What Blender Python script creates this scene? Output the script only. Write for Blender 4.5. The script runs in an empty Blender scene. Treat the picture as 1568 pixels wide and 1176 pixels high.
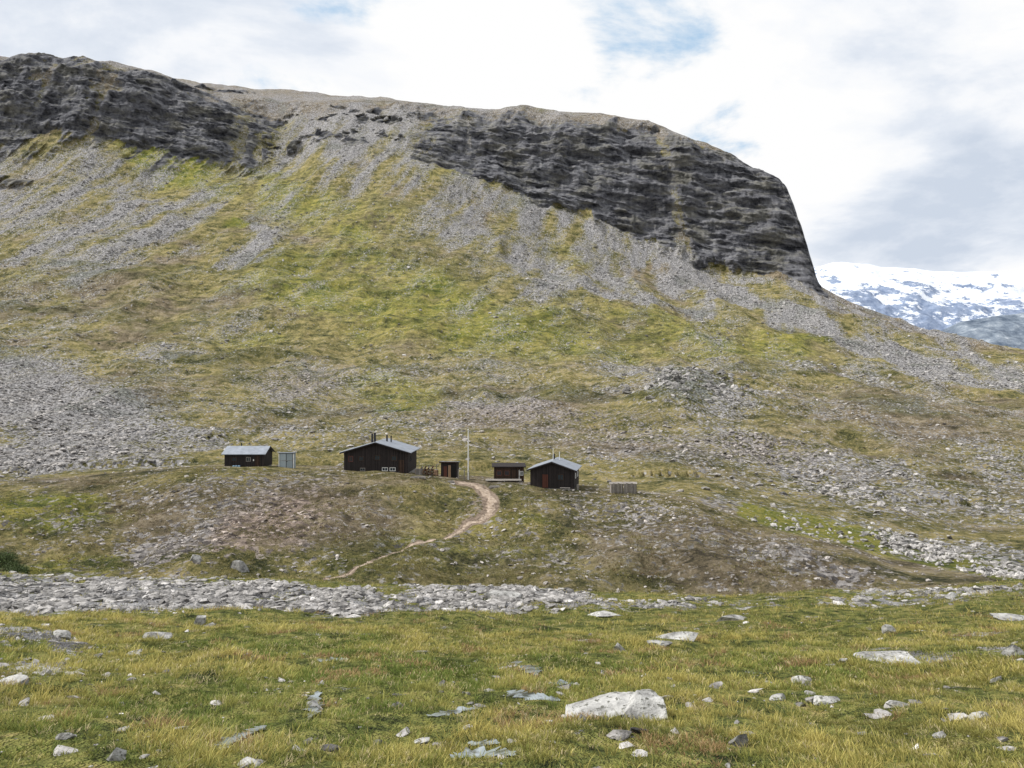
import bpy, bmesh, math, numpy as np, random
from mathutils import Vector, Matrix
random.seed(7); rng=np.random.default_rng(7)
F=1184.0; CX=784.0; VH=588.0
scene=bpy.context.scene
scene.view_settings.view_transform='Standard'; scene.view_settings.look='None'; scene.view_settings.exposure=0

# ------------------------------------------------------------------ noise
def vnoise(x,y,z=0.0,seed=0):
    x=np.asarray(x,dtype=np.float64); y=np.asarray(y,dtype=np.float64)
    flat=np.isscalar(z)
    ix=np.floor(x); iy=np.floor(y); fx=x-ix; fy=y-iy
    ix=ix.astype(np.int64)*73856093; iy=iy.astype(np.int64)*19349663; ix1=ix+73856093; iy1=iy+19349663
    sx=fx*fx*(3-2*fx); sy=fy*fy*(3-2*fy)
    def h(a,b,c):
        n=a^b^c
        n=n&0xffffffff
        n=((n^(n>>15))*2246822519)&0xffffffff
        n=((n^(n>>13))*3266489917)&0xffffffff
        return ((n^(n>>16))&0xffff)/32767.5-1.0
    def pl(c):
        a=h(ix,iy,c); b=h(ix1,iy,c); d=h(ix,iy1,c); e=h(ix1,iy1,c)
        a=a+(b-a)*sx; d=d+(e-d)*sx; return a+(d-a)*sy
    if flat: return pl(int(seed*2654435+int(z)*83492791))
    z=np.asarray(z,dtype=np.float64)+np.zeros_like(x); iz=np.floor(z); fz=z-iz; iz=iz.astype(np.int64)*83492791; sz=fz*fz*(3-2*fz); s=seed*2654435
    r0=pl(iz^s); r1=pl((iz+83492791)^s); return r0+(r1-r0)*sz
def fbm(x,y,z=0.0,o=4,g=0.5,seed=0):
    a=1.0; s=0; t=0
    for i in range(o):
        s=s+a*vnoise(x*2**i+i*17.3,y*2**i-i*9.1,z*2**i if not np.isscalar(z) else z,seed+i); t+=a; a*=g
    return s/t
def sst(a,b,x):
    t=np.clip((x-a)/(b-a),0,1); return t*t*(3-2*t)

# ------------------------------------------------------------------ terrain stations
cols=np.concatenate([np.linspace(-1300,-90,50),np.linspace(-80,1650,1180),np.linspace(1660,2900,50)])
NC=len(cols); U=(cols-CX)/F
def gsm(a,sig):
    g=np.arange(-1300,2901,3.0); b=np.interp(g,cols,a); n=int(sig)+1
    k=np.exp(-0.5*(np.arange(-n,n+1)*3.0/sig)**2); k/=k.sum()
    b=np.convolve(np.pad(b,n,mode='edge'),k,'valid'); return np.interp(cols,g,b)
def T(s,sig=22): return gsm(np.interp(cols,[a for a,b in s],[b for a,b in s]),sig)
def C(v): return np.full(NC,float(v))
def z2(v,d): return (VH-v)/F*d
st=[]
lipv=T([(0,884),(250,892),(500,897),(784,909),(1100,916),(1400,908),(1568,896),(1800,890)],40)
zl=z2(lipv,40.0)
def add(d,z,n): st.append((d,z,n))
add(C(0.5),C(-1.62),0)
add(C(6.0),-1.6+(zl+1.6)*6/40-0.0,30)
add(C(20.0),-1.6+(zl+1.6)*20/40-0.10,110)
add(C(40.0),zl,90)
add(C(50.0),zl-5.8,14)
d5=T([(0,66),(1200,66),(1400,62),(1568,60)]); v5=T([(0,888),(300,898),(784,918),(1100,925),(1400,918),(1568,905)])
add(d5,z2(v5,d5),16)
d6=T([(0,88),(900,88),(1150,80),(1400,66),(1568,63)]); v6=T([(0,800),(150,800),(350,785),(600,800),(784,815),(950,812),(1150,850),(1300,880),(1400,905),(1568,901)])
add(d6,z2(v6,d6),90)
d7=T([(0,108),(960,108),(1050,102),(1150,94),(1300,80),(1400,70),(1568,66)]); v7=T([(-100,735),(0,742),(150,728),(350,716),(530,724),(640,729),(720,736),(840,743),(960,750),(1050,768),(1150,802),(1300,848),(1400,895),(1568,897)],16)
add(d7,z2(v7,d7),100)
d7b=T([(0,120),(960,120),(1050,110),(1150,101),(1300,90),(1400,80),(1568,76)]); v7b=T([(0,738),(150,724),(350,712),(530,718),(640,722),(720,729),(840,737),(960,745),(1050,764),(1150,797),(1300,838),(1400,872),(1568,885)],16)
add(d7b,z2(v7b,d7b),30)
d8=T([(0,135),(960,137),(1150,122),(1400,105),(1568,100)]); v8=T([(-100,733),(0,732),(350,716),(530,721),(640,725),(840,739),(960,744),(1050,752),(1150,776),(1300,812),(1400,838),(1568,858)])
add(d8,z2(v8,d8),30)
d9=T([(0,175),(784,185),(1568,165)]); v9=T([(0,700),(350,688),(600,690),(784,695),(960,700),(1150,715),(1350,745),(1568,760)])
add(d9,z2(v9,d9),60)
d10=T([(0,250),(784,265),(1568,250)]); v10=T([(0,635),(400,630),(784,632),(1060,618),(1300,652),(1568,672)])
add(d10,z2(v10,d10),80)
d11=C(395); v11=T([(0,548),(400,552),(784,556),(1060,566),(1300,590),(1568,618)])
add(d11,z2(v11,d11),100)
d12=T([(0,560),(784,580),(1253,560),(1568,500)]); v12=T([(0,420),(400,415),(784,440),(1000,480),(1253,520),(1568,582)],50)
add(d12,z2(v12,d12),120)
d13=T([(0,760),(430,790),(800,790),(1100,740),(1190,715),(1253,690),(1568,580)]); v13=T([(-200,225),(0,228),(100,218),(200,232),(300,255),(430,268),(500,245),(600,245),(680,262),(800,302),(900,340),(1000,380),(1100,404),(1200,428),(1253,443),(1300,468),(1400,507),(1568,554)],10)
add(d13,z2(v13,d13),230)
d14=T([(0,820),(300,830),(450,860),(600,880),(700,860),(800,850),(1100,790),(1190,765),(1230,735),(1253,705),(1568,592)],8)
v14=T([(-200,112),(0,112),(130,116),(230,136),(300,166),(400,190),(430,205),(450,195),(500,180),(600,182),(700,192),(800,200),(900,208),(1000,222),(1050,240),(1100,260),(1150,282),(1190,297),(1210,328),(1230,374),(1245,418),(1253,440),(1300,464),(1400,503),(1568,551)],4)
add(d14,z2(v14,d14),190)
d15=T([(0,930),(450,980),(900,960),(1100,850),(1190,800),(1230,755),(1253,712),(1568,606)],8)
v15=T([(-1300,64),(-200,88),(0,92),(100,98),(200,111),(300,134),(400,149),(500,154),(600,156),(700,166),(800,169),(900,175),(950,181),(1000,193),(1050,213),(1100,236),(1150,262),(1190,279),(1205,297),(1215,318),(1230,360),(1245,408),(1254,437),(1300,460),(1400,500),(1500,531),(1568,548),(1800,600)],3)
add(d15,z2(v15,d15),60)
v16=T([(0,150),(900,230),(1150,330),(1253,640),(1568,700)],10); d16=d15+T([(0,600),(900,500),(1200,160),(1568,200)])
add(d16,z2(v16,d16),16)
add(C(3200),C(-170),12); add(C(16000),C(-260),10)
K=len(st)
D=np.array([s[0] for s in st]); Z=np.array([s[1] for s in st])
h=D[1:]-D[:-1]; dl=(Z[1:]-Z[:-1])/h
M=np.zeros_like(Z); M[0]=dl[0]; M[-1]=dl[-1]
for k in range(1,K-1):
    w1=2*h[k]+h[k-1]; w2=h[k]+2*h[k-1]; same=dl[k-1]*dl[k]>0
    M[k]=np.where(same,(w1+w2)/(w1/np.where(same,dl[k-1],1)+w2/np.where(same,dl[k],1)),0)
DR=[];ZR=[];SR=[]
for k in range(1,K):
    n=st[k][2]
    t=(np.arange(n)/n)[:,None]
    d=D[k-1]+h[k-1]*t
    z=(2*t**3-3*t**2+1)*Z[k-1]+(t**3-2*t**2+t)*h[k-1]*M[k-1]+(-2*t**3+3*t**2)*Z[k]+(t**3-t**2)*h[k-1]*M[k]
    DR.append(d);ZR.append(z);SR.append((k-1+t)+np.zeros(1))
DR.append(D[-1:]);ZR.append(Z[-1:]);SR.append(np.array([[K-1.0]]))
Y=np.concatenate(DR);Zg=np.concatenate(ZR);S=np.concatenate(SR)[:,0]
NR=Y.shape[0]; X=U[None,:]*Y; PX=np.broadcast_to(cols[None,:],Y.shape); SG=np.broadcast_to(S[:,None],Y.shape)
V0=VH-F*Zg/Y
# ---- multi scale relief
dz=np.zeros_like(Y)
w=0.35; i=0
while w<260:
    g=sst(0.0022,0.005,w/Y)*(1-sst(0.10,0.22,w/Y))
    rows=np.where(g.max(1)>0.001)[0]
    if len(rows):
        a,b=rows[0],rows[-1]+1
        n=vnoise(X[a:b]/w+i*3.7,Y[a:b]/w*0.8-i*5.1,0.0,seed=50+i)
        amp=0.08 if w<1.5 else 0.056
        n=np.where(Y[a:b]>150,(0.5-np.abs(n))*1.9,n)
        dz[a:b]+=g[a:b]*n*w*amp
    w*=1.9; i+=1
ter_=fbm(X/70,Zg/5.5+fbm(X/40,Y/40,0,3,.5,seed=61)*1.2,0,3,.6,seed=62)
dz+=sst(9.2,10.2,SG)*(1-sst(12.8,13.6,SG))*ter_*2.1*sst(120,350,Y)
fade=1-0.75*sst(15.2,16,SG)*(1-sst(16,17,SG))
fade=fade*(1-0.6*np.exp(-((SG-3)/0.25)**2))*(1-0.6*np.exp(-((SG-7.5)/0.7)**2))*(1+1.0*sst(4.8,5.4,SG)*(1-sst(6.2,6.9,SG)))*(1+.35*sst(9,10.5,SG))
fade=fade*np.where(SG>16.5,0.3,1)
Zt=Zg+dz*fade
hump=np.exp(-((PX-1060)/95)**2-((V0-606)/22)**2)
Zt=Zt+hump*3.0*(0.6+0.8*np.abs(vnoise(X/7,Y/7,0,9)))
# ---- masks
wx=fbm(X/60,Y/90,0,5,0.6,seed=3)*85; wy=fbm(X/60+50,Y/90,0,5,0.6,seed=4)*34
near=sst(60,160,Y)
nx=fbm(X/4,Y/6,0,4,0.6,seed=13)*60; ny=fbm(X/4,Y/6+40,0,4,0.6,seed=14)*14
PW=PX+wx*near+nx*(1-near); VW=V0+wy*near+ny*(1-near)
def blob(cx,cy,rx,ry,ang=0,p=1.0):
    a=math.radians(ang); dx=PW-cx; dy=VW-cy
    q=(dx*math.cos(a)+dy*math.sin(a))/rx; r=(-dx*math.sin(a)+dy*math.cos(a))/ry
    return p*(1-sst(0.35,1.5,np.sqrt(q*q+r*r)))
def stroke(pts,wd,p=1.0,raw=False):
    best=np.full(Y.shape,1e9); A_=PX+.25*wx if raw else PW; B_=V0+.2*wy if raw else VW
    for (x0,y0),(x1,y1) in zip(pts[:-1],pts[1:]):
        vx,vy=x1-x0,y1-y0; t=np.clip(((A_-x0)*vx+(B_-y0)*vy)/(vx*vx+vy*vy),0,1)
        best=np.minimum(best,np.hypot(A_-x0-t*vx,B_-y0-t*vy))
    return p*(1-sst(0.2,1.5,best/wd))
def mx(*a):
    r=a[0]
    for b in a[1:]: r=np.maximum(r,b)
    return r
hill=sst(9.0,9.4,SG)
streak=fbm((X-0.35*(Y-650))/14,Y/110,0,4,0.65,seed=21)
streak2=fbm((X+0.1*(Y-650))/30,Y/200,0,3,0.6,seed=22)
mott=fbm(X/26,Y/38,0,5,.66,seed=23)
scree=mx(blob(120,335,280,60,5,.66),blob(60,260,170,50,0,.52),blob(100,400,220,34,0,.48),blob(560,215,160,55,5,.9),blob(700,200,260,34,5,.82),
  stroke([(540,260),(640,310),(760,370),(850,420)],52,.60),stroke([(700,280),(820,330),(960,420)],36,.64),
  stroke([(820,300),(930,360),(1050,430),(1180,490),(1320,530),(1568,605)],20,1.0),stroke([(930,460),(1010,475),(1080,480)],16,.8),
  stroke([(800,430),(960,465)],14,.7),stroke([(1000,400),(1253,450),(1568,570)],12,.6),
  blob(350,380,110,20,10,.5),stroke([(380,330),(440,380)],14,.5))*hill
scree=mx(scree,(blob(110,645,200,80,18,1.05))*hill,blob(20,600,90,50,0,.95)*hill,blob(250,680,110,24,0,.8)*hill,blob(60,715,180,20,0,1.0)*hill)
scree=mx(scree,hill*mx(blob(460,585,130,32,0,.60),blob(790,632,190,32,3,.62),blob(1060,608,110,28,5,.8),blob(1000,672,440,24,3,.47),blob(1290,715,200,28,3,.45),blob(440,660,130,24,0,.5),blob(1500,740,120,20,0,.38),blob(1120,770,90,14,10,.5),blob(1450,640,160,12,8,.32),blob(250,540,90,16,0,.42)))
scree=np.maximum(scree,hill*(0.20+0.10*(V0>560)+.12*sst(400,250,V0)))
kn=sst(4.6,5.0,SG)*(1-sst(8.4,9.2,SG))
scree=mx(scree,kn*mx(blob(390,800,160,80,-5,.60),blob(250,840,90,40,0,.54),blob(480,745,140,24,5,.42),blob(1080,815,180,50,15,.42),blob(1250,865,150,30,10,.50),blob(870,775,110,20,0,.32),blob(120,800,80,50,0,.25),.16))
strm=stroke([(1150,788),(1250,810),(1345,832),(1450,858),(1568,880)],15,1.0,True)*(SG>7.3)*(SG<9.9)
scree=mx(scree,stroke([(1110,775),(1250,815),(1400,838),(1568,865)],20,.55)*(SG>8)*(SG<10.5))
fgm=1-sst(3.2,3.6,SG)
scree=mx(scree,fgm*mx(blob(60,907,260,27,0,1.0),blob(420,914,260,24,2,.90),blob(750,920,230,20,2,.72),blob(1000,924,160,12,0,.5),blob(1400,912,300,10,-2,.42),blob(60,985,110,16,0,.62),blob(60,1030,100,14,0,.5),blob(1500,990,120,20,0,.3)))
scree=scree+hill*(mott*.55+(sst(11.6,12.6,SG)*(1-sst(14.6,15.5,SG)))*(streak*1.0+streak2*0.5))*sst(.04,.35,scree)
kmot=fbm(X/5,Y/8,0,4,.6,seed=25); scree=scree+kn*kmot*.38
scree=scree+fgm*sst(1.8,2.2,SG)*.30*fbm(X/1.6,Y/3,0,4,.6,seed=26)*sst(.05,.4,scree)
scree=np.clip(scree*(1-.8*strm*(PX<1360)),0,1)
plate=sst(14.9,15.3,SG)*(1-sst(16.5,17,SG))
scree=np.maximum(scree,plate*(.58+.5*mott))
cn=fbm(X/22,Y/30,Zt/14,4,.65,seed=31)
cb=sst(13.94,14.10,SG+0.12*cn+.18*streak)*(1-sst(15.0,15.5,SG+0.35*streak+.2*cn))
crange=np.maximum((1-sst(380,470,PW+25*cn)),sst(590,710,PW+0.3*(V0-250)+60*cn)*(1-sst(1262,1275,PX)))
cliff=cb*crange*(1-.6*sst(.14,.42,streak2+.45*cn)*(PX<1100))
cliff=np.maximum(cliff,sst(14.1,14.4,SG)*(1-sst(15.1,15.4,SG))*0.85*sst(0.0,.2,cn+.5*streak)*(PX>400)*(PX<740))
cliff=np.maximum(cliff,stroke([(262,144),(330,152),(420,170)],7,1.0)*(SG>14.9))
cliff=np.maximum(cliff,sst(15,15.2,SG)*(1-sst(15.92,16.4,SG))*sst(1050,1180,PX)*(PX<1258)*.95)
cliff=np.maximum(cliff,mx(blob(15,235,60,12,0,.7),blob(25,280,40,8,0,.6),blob(690,240,60,12,10,.7),blob(760,255,60,14,12,.8),blob(1000,385,60,5,20,.5))*sst(12.5,13,SG)*sst(-.15,.25,streak+.15))
cliff=np.maximum(cliff,hump*0.35*sst(0,.4,fbm(X/6,Y/6,0,3,.6,seed=77)))
scree=scree*(1-0.75*cliff)
green=mx(blob(270,262,120,34,20,.8),blob(500,330,180,50,25,.62),blob(380,348,26,5,0,1.3),blob(640,480,340,60,8,.75),blob(520,430,210,44,5,.62),blob(1000,530,300,24,5,.65),blob(1180,530,110,18,8,.7),blob(750,350,30,70,0,.35),
   blob(610,615,70,25,0,.75),blob(330,510,90,16,0,.6),blob(60,440,140,30,0,.3),blob(1230,640,200,15,5,.4),blob(1000,500,200,20,10,.5),blob(680,265,50,30,0,.4),blob(880,400,50,30,30,.5))*hill
green=green*(1+.9*mott)
green=mx(green,strm*1.6,kn*mx(blob(60,780,130,40,0,.85),blob(110,860,90,30,0,.65),blob(700,840,190,60,0,.45),blob(560,880,100,25,0,.5),blob(840,800,80,15,15,.6),blob(700,745,200,12,0,.3)))
green=mx(green,fgm*mx(blob(560,1060,360,55,-5,.8),blob(500,990,300,20,0,.45),blob(900,1060,200,50,0,.55),blob(1250,1010,200,25,0,.4)))
brown=mx(blob(160,455,260,45,0,.65),blob(1420,640,260,45,8,.65),blob(250,590,120,30,0,.6),blob(780,690,300,14,0,.7),blob(1250,720,250,20,0,.6),blob(100,520,200,16,0,.6),blob(1350,480,200,20,22,.9),blob(740,325,60,60,20,.5),blob(1000,425,100,10,20,.7),blob(400,150,700,40,5,.7),.25+.5*fbm(X/55,Y/60,0,4,.6,seed=27))*hill
brown=np.maximum(brown,plate*.9)
brown=mx(brown,kn*mx(blob(390,785,260,70,0,1.1),blob(650,735,330,14,0,.7),blob(1100,850,290,60,10,.95),blob(720,850,260,70,0,.45),.4),fgm*mx(blob(200,1000,150,12,0,.35),blob(1300,960,300,15,0,.25)))
pink=kn*mx(blob(430,800,130,60,-20,1.5),blob(300,850,100,40,0,.6),blob(740,765,40,25,0,.6),.4)+hill*mx(blob(820,640,220,30,0,.8),blob(480,590,130,24,0,.6),blob(1050,680,440,26,0,.6),.16)*(1-.2)
dark=kn*mx(blob(560,850,90,40,-20,.8),blob(700,880,200,25,0,.6),blob(960,880,140,30,0,.6),blob(1100,850,200,30,10,.4),.22)+hill*sst(.1,.5,fbm(X/40,Y/26,0,4,.6,seed=33))*.6
dark=np.maximum(dark,hill*sst(.10,.38,ter_)*.95*(1-sst(12.8,13.6,SG)))  # terrace bands: dark green cover plus their shadow lines, painted into the colour
dark=np.maximum(dark,strm*(PX>1350)*.75)
# cliff relief
str_=fbm(X/60,Y/60,(Zt+0.28*X)/10.0,3,.6,seed=41); crk=fbm(X/7,Y/9,Zt/40,3,.55,seed=42); big=fbm(X/36,Y/42,Zt/60,3,.5,seed=43)
blk=fbm(X/26,Y/26,(Zt+.28*X)/10,3,.5,seed=44)*7; fb_=blk-np.floor(blk); blk=(np.floor(blk)+sst(.6,1,fb_))/7
push=cliff*((1-np.abs(str_)*2)*6.5+crk*5.0+big*15.0+blk*15)
cool=sst(1120,1240,PX)
push=push*(1-0.55*cool)
Yp=Y-push*0.95; Xp=X-push*0.95*U[None,:]+cliff*crk*1.5*(1-cool*.5)
Zp=Zt+cliff*(str_*2.5-0.5*big)*(1-sst(15.6,15.9,SG))
P=np.stack([Xp,Yp,Zp],-1)

def colidx(px): return np.interp(px,cols,np.arange(NC))
def bil(G,r,c):
    r=np.clip(r,0,NR-1.001); c=np.clip(c,0,NC-1.001); r0=np.floor(r).astype(int); c0=np.floor(c).astype(int); fr=r-r0; fc=c-c0
    if G.ndim==3: fr=fr[...,None]; fc=fc[...,None]
    return (G[r0,c0]*(1-fc)+G[r0,c0+1]*fc)*(1-fr)+(G[r0+1,c0]*(1-fc)+G[r0+1,c0+1]*fc)*fr
def at(px,d):
    c=float(colidx(px)); c0=int(c); col=Y[:,c0]*(1-(c-c0))+Y[:,c0+1]*(c-c0)
    r=float(np.interp(d,col,np.arange(NR))); return bil(P,np.array([r]),np.array([c]))[0]
def hit(px,v,smin,smax):
    c=int(round(float(colidx(px)))); rr=np.where((S>=smin)&(S<=smax))[0]
    vv=VH-F*P[rr,c,2]/P[rr,c,1]
    k=np.argmin(np.abs(vv-v)); return P[rr[k],c].copy()
def mkmesh(name,verts,faces_flat,nper,mat,smooth=False,attrs=None):
    me=bpy.data.meshes.new(name); nv=len(verts); 
    me.vertices.add(nv); me.vertices.foreach_set('co',np.ascontiguousarray(verts,dtype=np.float32).ravel())
    ff=np.ascontiguousarray(faces_flat,dtype=np.int32).ravel(); nf=len(nper)
    me.loops.add(len(ff)); me.loops.foreach_set('vertex_index',ff)
    me.polygons.add(nf); ls=np.concatenate([[0],np.cumsum(nper)[:-1]]).astype(np.int32)
    me.polygons.foreach_set('loop_start',ls)
    me.polygons.foreach_set('loop_total',np.asarray(nper,dtype=np.int32))
    me.polygons.foreach_set('use_smooth',np.full(nf,bool(smooth)))
    for an,arr in (attrs or {}).items():
        A=me.attributes.new(an,'FLOAT_COLOR','POINT'); A.data.foreach_set('color',np.ascontiguousarray(arr,dtype=np.float32).ravel())
    me.update(calc_edges=True)
    ob=bpy.data.objects.new(name,me); scene.collection.objects.link(ob)
    if mat: me.materials.append(mat)
    return ob

# ------------------------------------------------------------------ node helpers
class NT:
    def __init__(s,mat):
        mat.use_nodes=True; s.t=mat.node_tree; s.t.nodes.clear(); s.n=s.t.nodes; s.l=s.t.links
    def new(s,ty,**k):
        n=s.n.new(ty)
        for a,b in k.items(): setattr(n,a,b)
        return n
    def put(s,sock,v):
        if v is None: return
        if isinstance(v,bpy.types.NodeSocket): s.l.new(v,sock)
        else:
            if sock.type=='RGBA' and len(v)==3: v=(*v,1)
            sock.default_value=v
    def m(s,op,a,b=None,c=None,clamp=False):
        n=s.new('ShaderNodeMath',operation=op,use_clamp=clamp); s.put(n.inputs[0],a); s.put(n.inputs[1],b); s.put(n.inputs[2],c); return n.outputs[0]
    def noise(s,vec,scale,detail=4,rough=.5,dist=0,col=False):
        n=s.new('ShaderNodeTexNoise'); s.put(n.inputs['Vector'],vec); n.inputs['Scale'].default_value=scale; n.inputs['Detail'].default_value=detail; n.inputs['Roughness'].default_value=rough; n.inputs['Distortion'].default_value=dist
        return n.outputs['Color' if col else 'Fac']
    def ramp(s,f,pts,interp='LINEAR'):
        n=s.new('ShaderNodeValToRGB'); s.put(n.inputs[0],f); e=n.color_ramp.elements; n.color_ramp.interpolation=interp
        while len(e)<len(pts): e.new(.5)
        for el,(p,c) in zip(e,pts): el.position=p; el.color=(*c,1) if len(c)==3 else c
        return n.outputs[0]
    def mix(s,f,a,b,bt='MIX'):
        n=s.new('ShaderNodeMix',data_type='RGBA',blend_type=bt); s.put(n.inputs[0],f); s.put(n.inputs[6],a); s.put(n.inputs[7],b); return n.outputs[2]
    def mr(s,v,a,b,c=0,d=1):
        n=s.new('ShaderNodeMapRange',interpolation_type='SMOOTHSTEP'); s.put(n.inputs[0],v)
        for i,q in enumerate((a,b,c,d)): s.put(n.inputs[i+1],q)
        return n.outputs[0]
    def mapv(s,vec,sc,rot=(0,0,0)):
        n=s.new('ShaderNodeMapping'); s.put(n.inputs[0],vec); n.inputs['Scale'].default_value=sc; n.inputs['Rotation'].default_value=rot; return n.outputs[0]
    def attr(s,name):
        n=s.new('ShaderNodeAttribute',attribute_name=name); sp=s.new('ShaderNodeSeparateColor'); s.l.new(n.outputs['Color'],sp.inputs[0]); return sp.outputs[0],sp.outputs[1],sp.outputs[2],n.outputs['Alpha'],n.outputs['Color']
    def pos(s): return s.new('ShaderNodeNewGeometry').outputs['Position']
    def obj(s): return s.new('ShaderNodeTexCoord').outputs['Object']
    def bump(s,h,dist,strength=1):
        n=s.new('ShaderNodeBump'); s.put(n.inputs['Height'],h); n.inputs['Distance'].default_value=dist; n.inputs['Strength'].default_value=strength; return n.outputs[0]
    def out(s,col,rough=.9,nrm=None,metal=0,spec=.2,**k):
        b=s.new('ShaderNodeBsdfPrincipled'); s.put(b.inputs['Base Color'],col); s.put(b.inputs['Roughness'],rough); s.put(b.inputs['Metallic'],metal); s.put(b.inputs['Specular IOR Level'],spec)
        if nrm is not None: s.put(b.inputs['Normal'],nrm)
        for a,v in k.items(): s.put(b.inputs[a],v)
        o=s.new('ShaderNodeOutputMaterial'); s.l.new(b.outputs[0],o.inputs[0]); return b
def M_(name): 
    m=bpy.data.materials.new(name); return m,NT(m)

# terrain material
mt,t=M_('terrain'); p=t.pos()
sc,cl,gr,br,_=t.attr('m1'); pk,pa,fg,dk,_=t.attr('m2')
nL=t.noise(p,.03,3,.65); nM=t.noise(p,.2,8,.78); nF=t.noise(p,2.2,4,.68); nV=t.noise(t.mapv(p,(1,1,.6)),.8,6,.85)
nT=t.noise(t.mapv(p,(.30,.9,1.6)),.16,4,.65)
gv=t.m('ADD',t.m('ADD',t.m('MULTIPLY',nM,.38),t.m('MULTIPLY',nV,.24)),t.m('ADD',t.m('MULTIPLY',nF,.18),t.m('MULTIPLY',nT,.20)))
gv=t.m('ADD',t.m('MULTIPLY',t.m('SUBTRACT',gv,.5),1.9),.5)
olive=t.ramp(gv,[(.36,(.038,.044,.02)),(.44,(.125,.12,.048)),(.51,(.235,.205,.082)),(.58,(.36,.295,.13)),(.68,(.47,.39,.23))])
lush=t.ramp(gv,[(.36,(.04,.062,.018)),(.45,(.14,.162,.036)),(.53,(.26,.245,.055)),(.64,(.41,.345,.095))])
brn=t.ramp(gv,[(.36,(.05,.043,.03)),(.45,(.14,.114,.074)),(.53,(.24,.195,.13)),(.64,(.37,.31,.22))])
gsel=t.mr(t.m('ADD',gr,t.m('MULTIPLY',t.m('SUBTRACT',nM,.5),2.2)),.2,.9)
bsel=t.mr(t.m('ADD',br,t.m('ADD',t.m('MULTIPLY',t.m('SUBTRACT',nL,.5),2.2),t.m('MULTIPLY',t.m('SUBTRACT',nM,.5),.9))),.2,.85)
veg=t.mix(bsel,olive,brn); veg=t.mix(gsel,veg,lush)
vc2=t.new('ShaderNodeTexVoronoi'); t.put(vc2.inputs['Vector'],p); vc2.inputs['Scale'].default_value=1.7
vs2=t.new('ShaderNodeSeparateColor'); t.l.new(vc2.outputs['Color'],vs2.inputs[0])
sv=t.m('ADD',t.m('MULTIPLY',nV,.70),t.m('MULTIPLY',vs2.outputs[0],.30))
stone=t.ramp(sv,[(.30,(.04,.04,.042)),(.42,(.155,.152,.155)),(.50,(.28,.277,.28)),(.60,(.42,.416,.42)),(.75,(.62,.615,.615))])
stone=t.mix(t.m('MULTIPLY',pk,.75,clamp=True),stone,t.mix(1.0,stone,(.90,.72,.60),'MULTIPLY'))
spk=t.m('ADD',t.m('MULTIPLY',t.m('SUBTRACT',nV,.5),2.8),t.m('ADD',t.m('MULTIPLY',t.m('SUBTRACT',nM,.5),1.4),t.m('MULTIPLY',t.m('SUBTRACT',vs2.outputs[1],.5),.6)))
ssel=t.mr(t.m('ADD',sc,spk),.41,.62)
col=t.mix(ssel,veg,stone)
col=t.mix(t.mr(t.m('ADD',dk,t.m('MULTIPLY',t.m('SUBTRACT',nM,.5),1.2)),.15,.9,0,.6),col,t.mix(1.0,col,(.42,.48,.38),'MULTIPLY'))
ps=t.mapv(p,(.4,.4,2.1),(0,math.radians(14),0)); nS=t.noise(ps,.10,7,.76)
pj=t.mapv(p,(1.5,1.0,.35),(0,math.radians(-6),0)); nJ=t.noise(pj,.11,6,.74)
cv=t.m('ADD',t.m('MULTIPLY',nS,.54),t.m('ADD',t.m('MULTIPLY',nM,.24),t.m('MULTIPLY',nJ,.22)))
cv=t.m('ADD',t.m('MULTIPLY',t.m('SUBTRACT',cv,.5),1.25),.5)
rock=t.ramp(cv,[(.37,(.02,.021,.027)),(.44,(.085,.086,.098)),(.51,(.175,.176,.19)),(.58,(.28,.28,.295)),(.68,(.44,.44,.45))])
gl=t.mr(t.m('ADD',t.m('MULTIPLY',nS,.6),t.m('MULTIPLY',nL,.4)),.49,.58)
rock=t.mix(t.m('MULTIPLY',gl,.45),rock,t.ramp(nM,[(.35,(.06,.062,.032)),(.65,(.24,.215,.13))]))
csel=t.mr(t.m('ADD',cl,t.m('MULTIPLY',t.m('SUBTRACT',nM,.5),1.7)),.3,.62)
col=t.mix(csel,col,rock)
col=t.mix(t.mr(t.m('ADD',pa,t.m('MULTIPLY',t.m('SUBTRACT',nF,.5),1.0)),.4,.7),col,t.ramp(nF,[(.35,(.20,.15,.11)),(.6,(.42,.33,.26))]))
fgc=t.ramp(nF,[(.33,(.03,.038,.014)),(.45,(.12,.14,.04)),(.55,(.24,.24,.07)),(.68,(.40,.33,.14))])
col=t.mix(t.m('MULTIPLY',fg,t.m('SUBTRACT',1.0,ssel)),col,fgc)
hh=t.m('ADD',t.m('MULTIPLY',nM,3.0),t.m('MULTIPLY',nF,.45))
hh=t.m('ADD',hh,t.m('MULTIPLY',t.m('MULTIPLY',cl,nS),6.0))
b1=t.bump(hh,.9,.95)
t.out(col,.95,b1,spec=.1)

pathpts=[(700,738),(722,740),(738,748),(750,766),(749,784),(735,797),(712,806),(670,824),(610,845),(545,868),(498,886)]
pw=[hit(a,b,4.9,7.6) for a,b in pathpts]
def catm(pts,n=14):
    pts=[pts[0]]+list(pts)+[pts[-1]]; o=[]
    for i in range(1,len(pts)-2):
        p0,p1,p2,p3=[np.array(q) for q in pts[i-1:i+3]]
        for k in range(n):
            q=k/n; o.append(.5*((2*p1)+(-p0+p2)*q+(2*p0-5*p1+4*p2-p3)*q*q+(-p0+3*p1-3*p2+p3)*q**3))
    o.append(np.array(pts[-2])); return np.array(o)
pc=catm(pw,12); pmask=np.zeros_like(Y)
rr=np.where((S>4.8)&(S<8.2))[0]; a,b=rr[0],rr[-1]; ca_,cb2=int(colidx(440)),int(colidx(800))
sub=np.full((b-a,cb2-ca_),1e9)
for q in pc: sub=np.minimum(sub,(Xp[a:b,ca_:cb2]-q[0])**2+((Yp[a:b,ca_:cb2]-q[1])*.7)**2)
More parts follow.
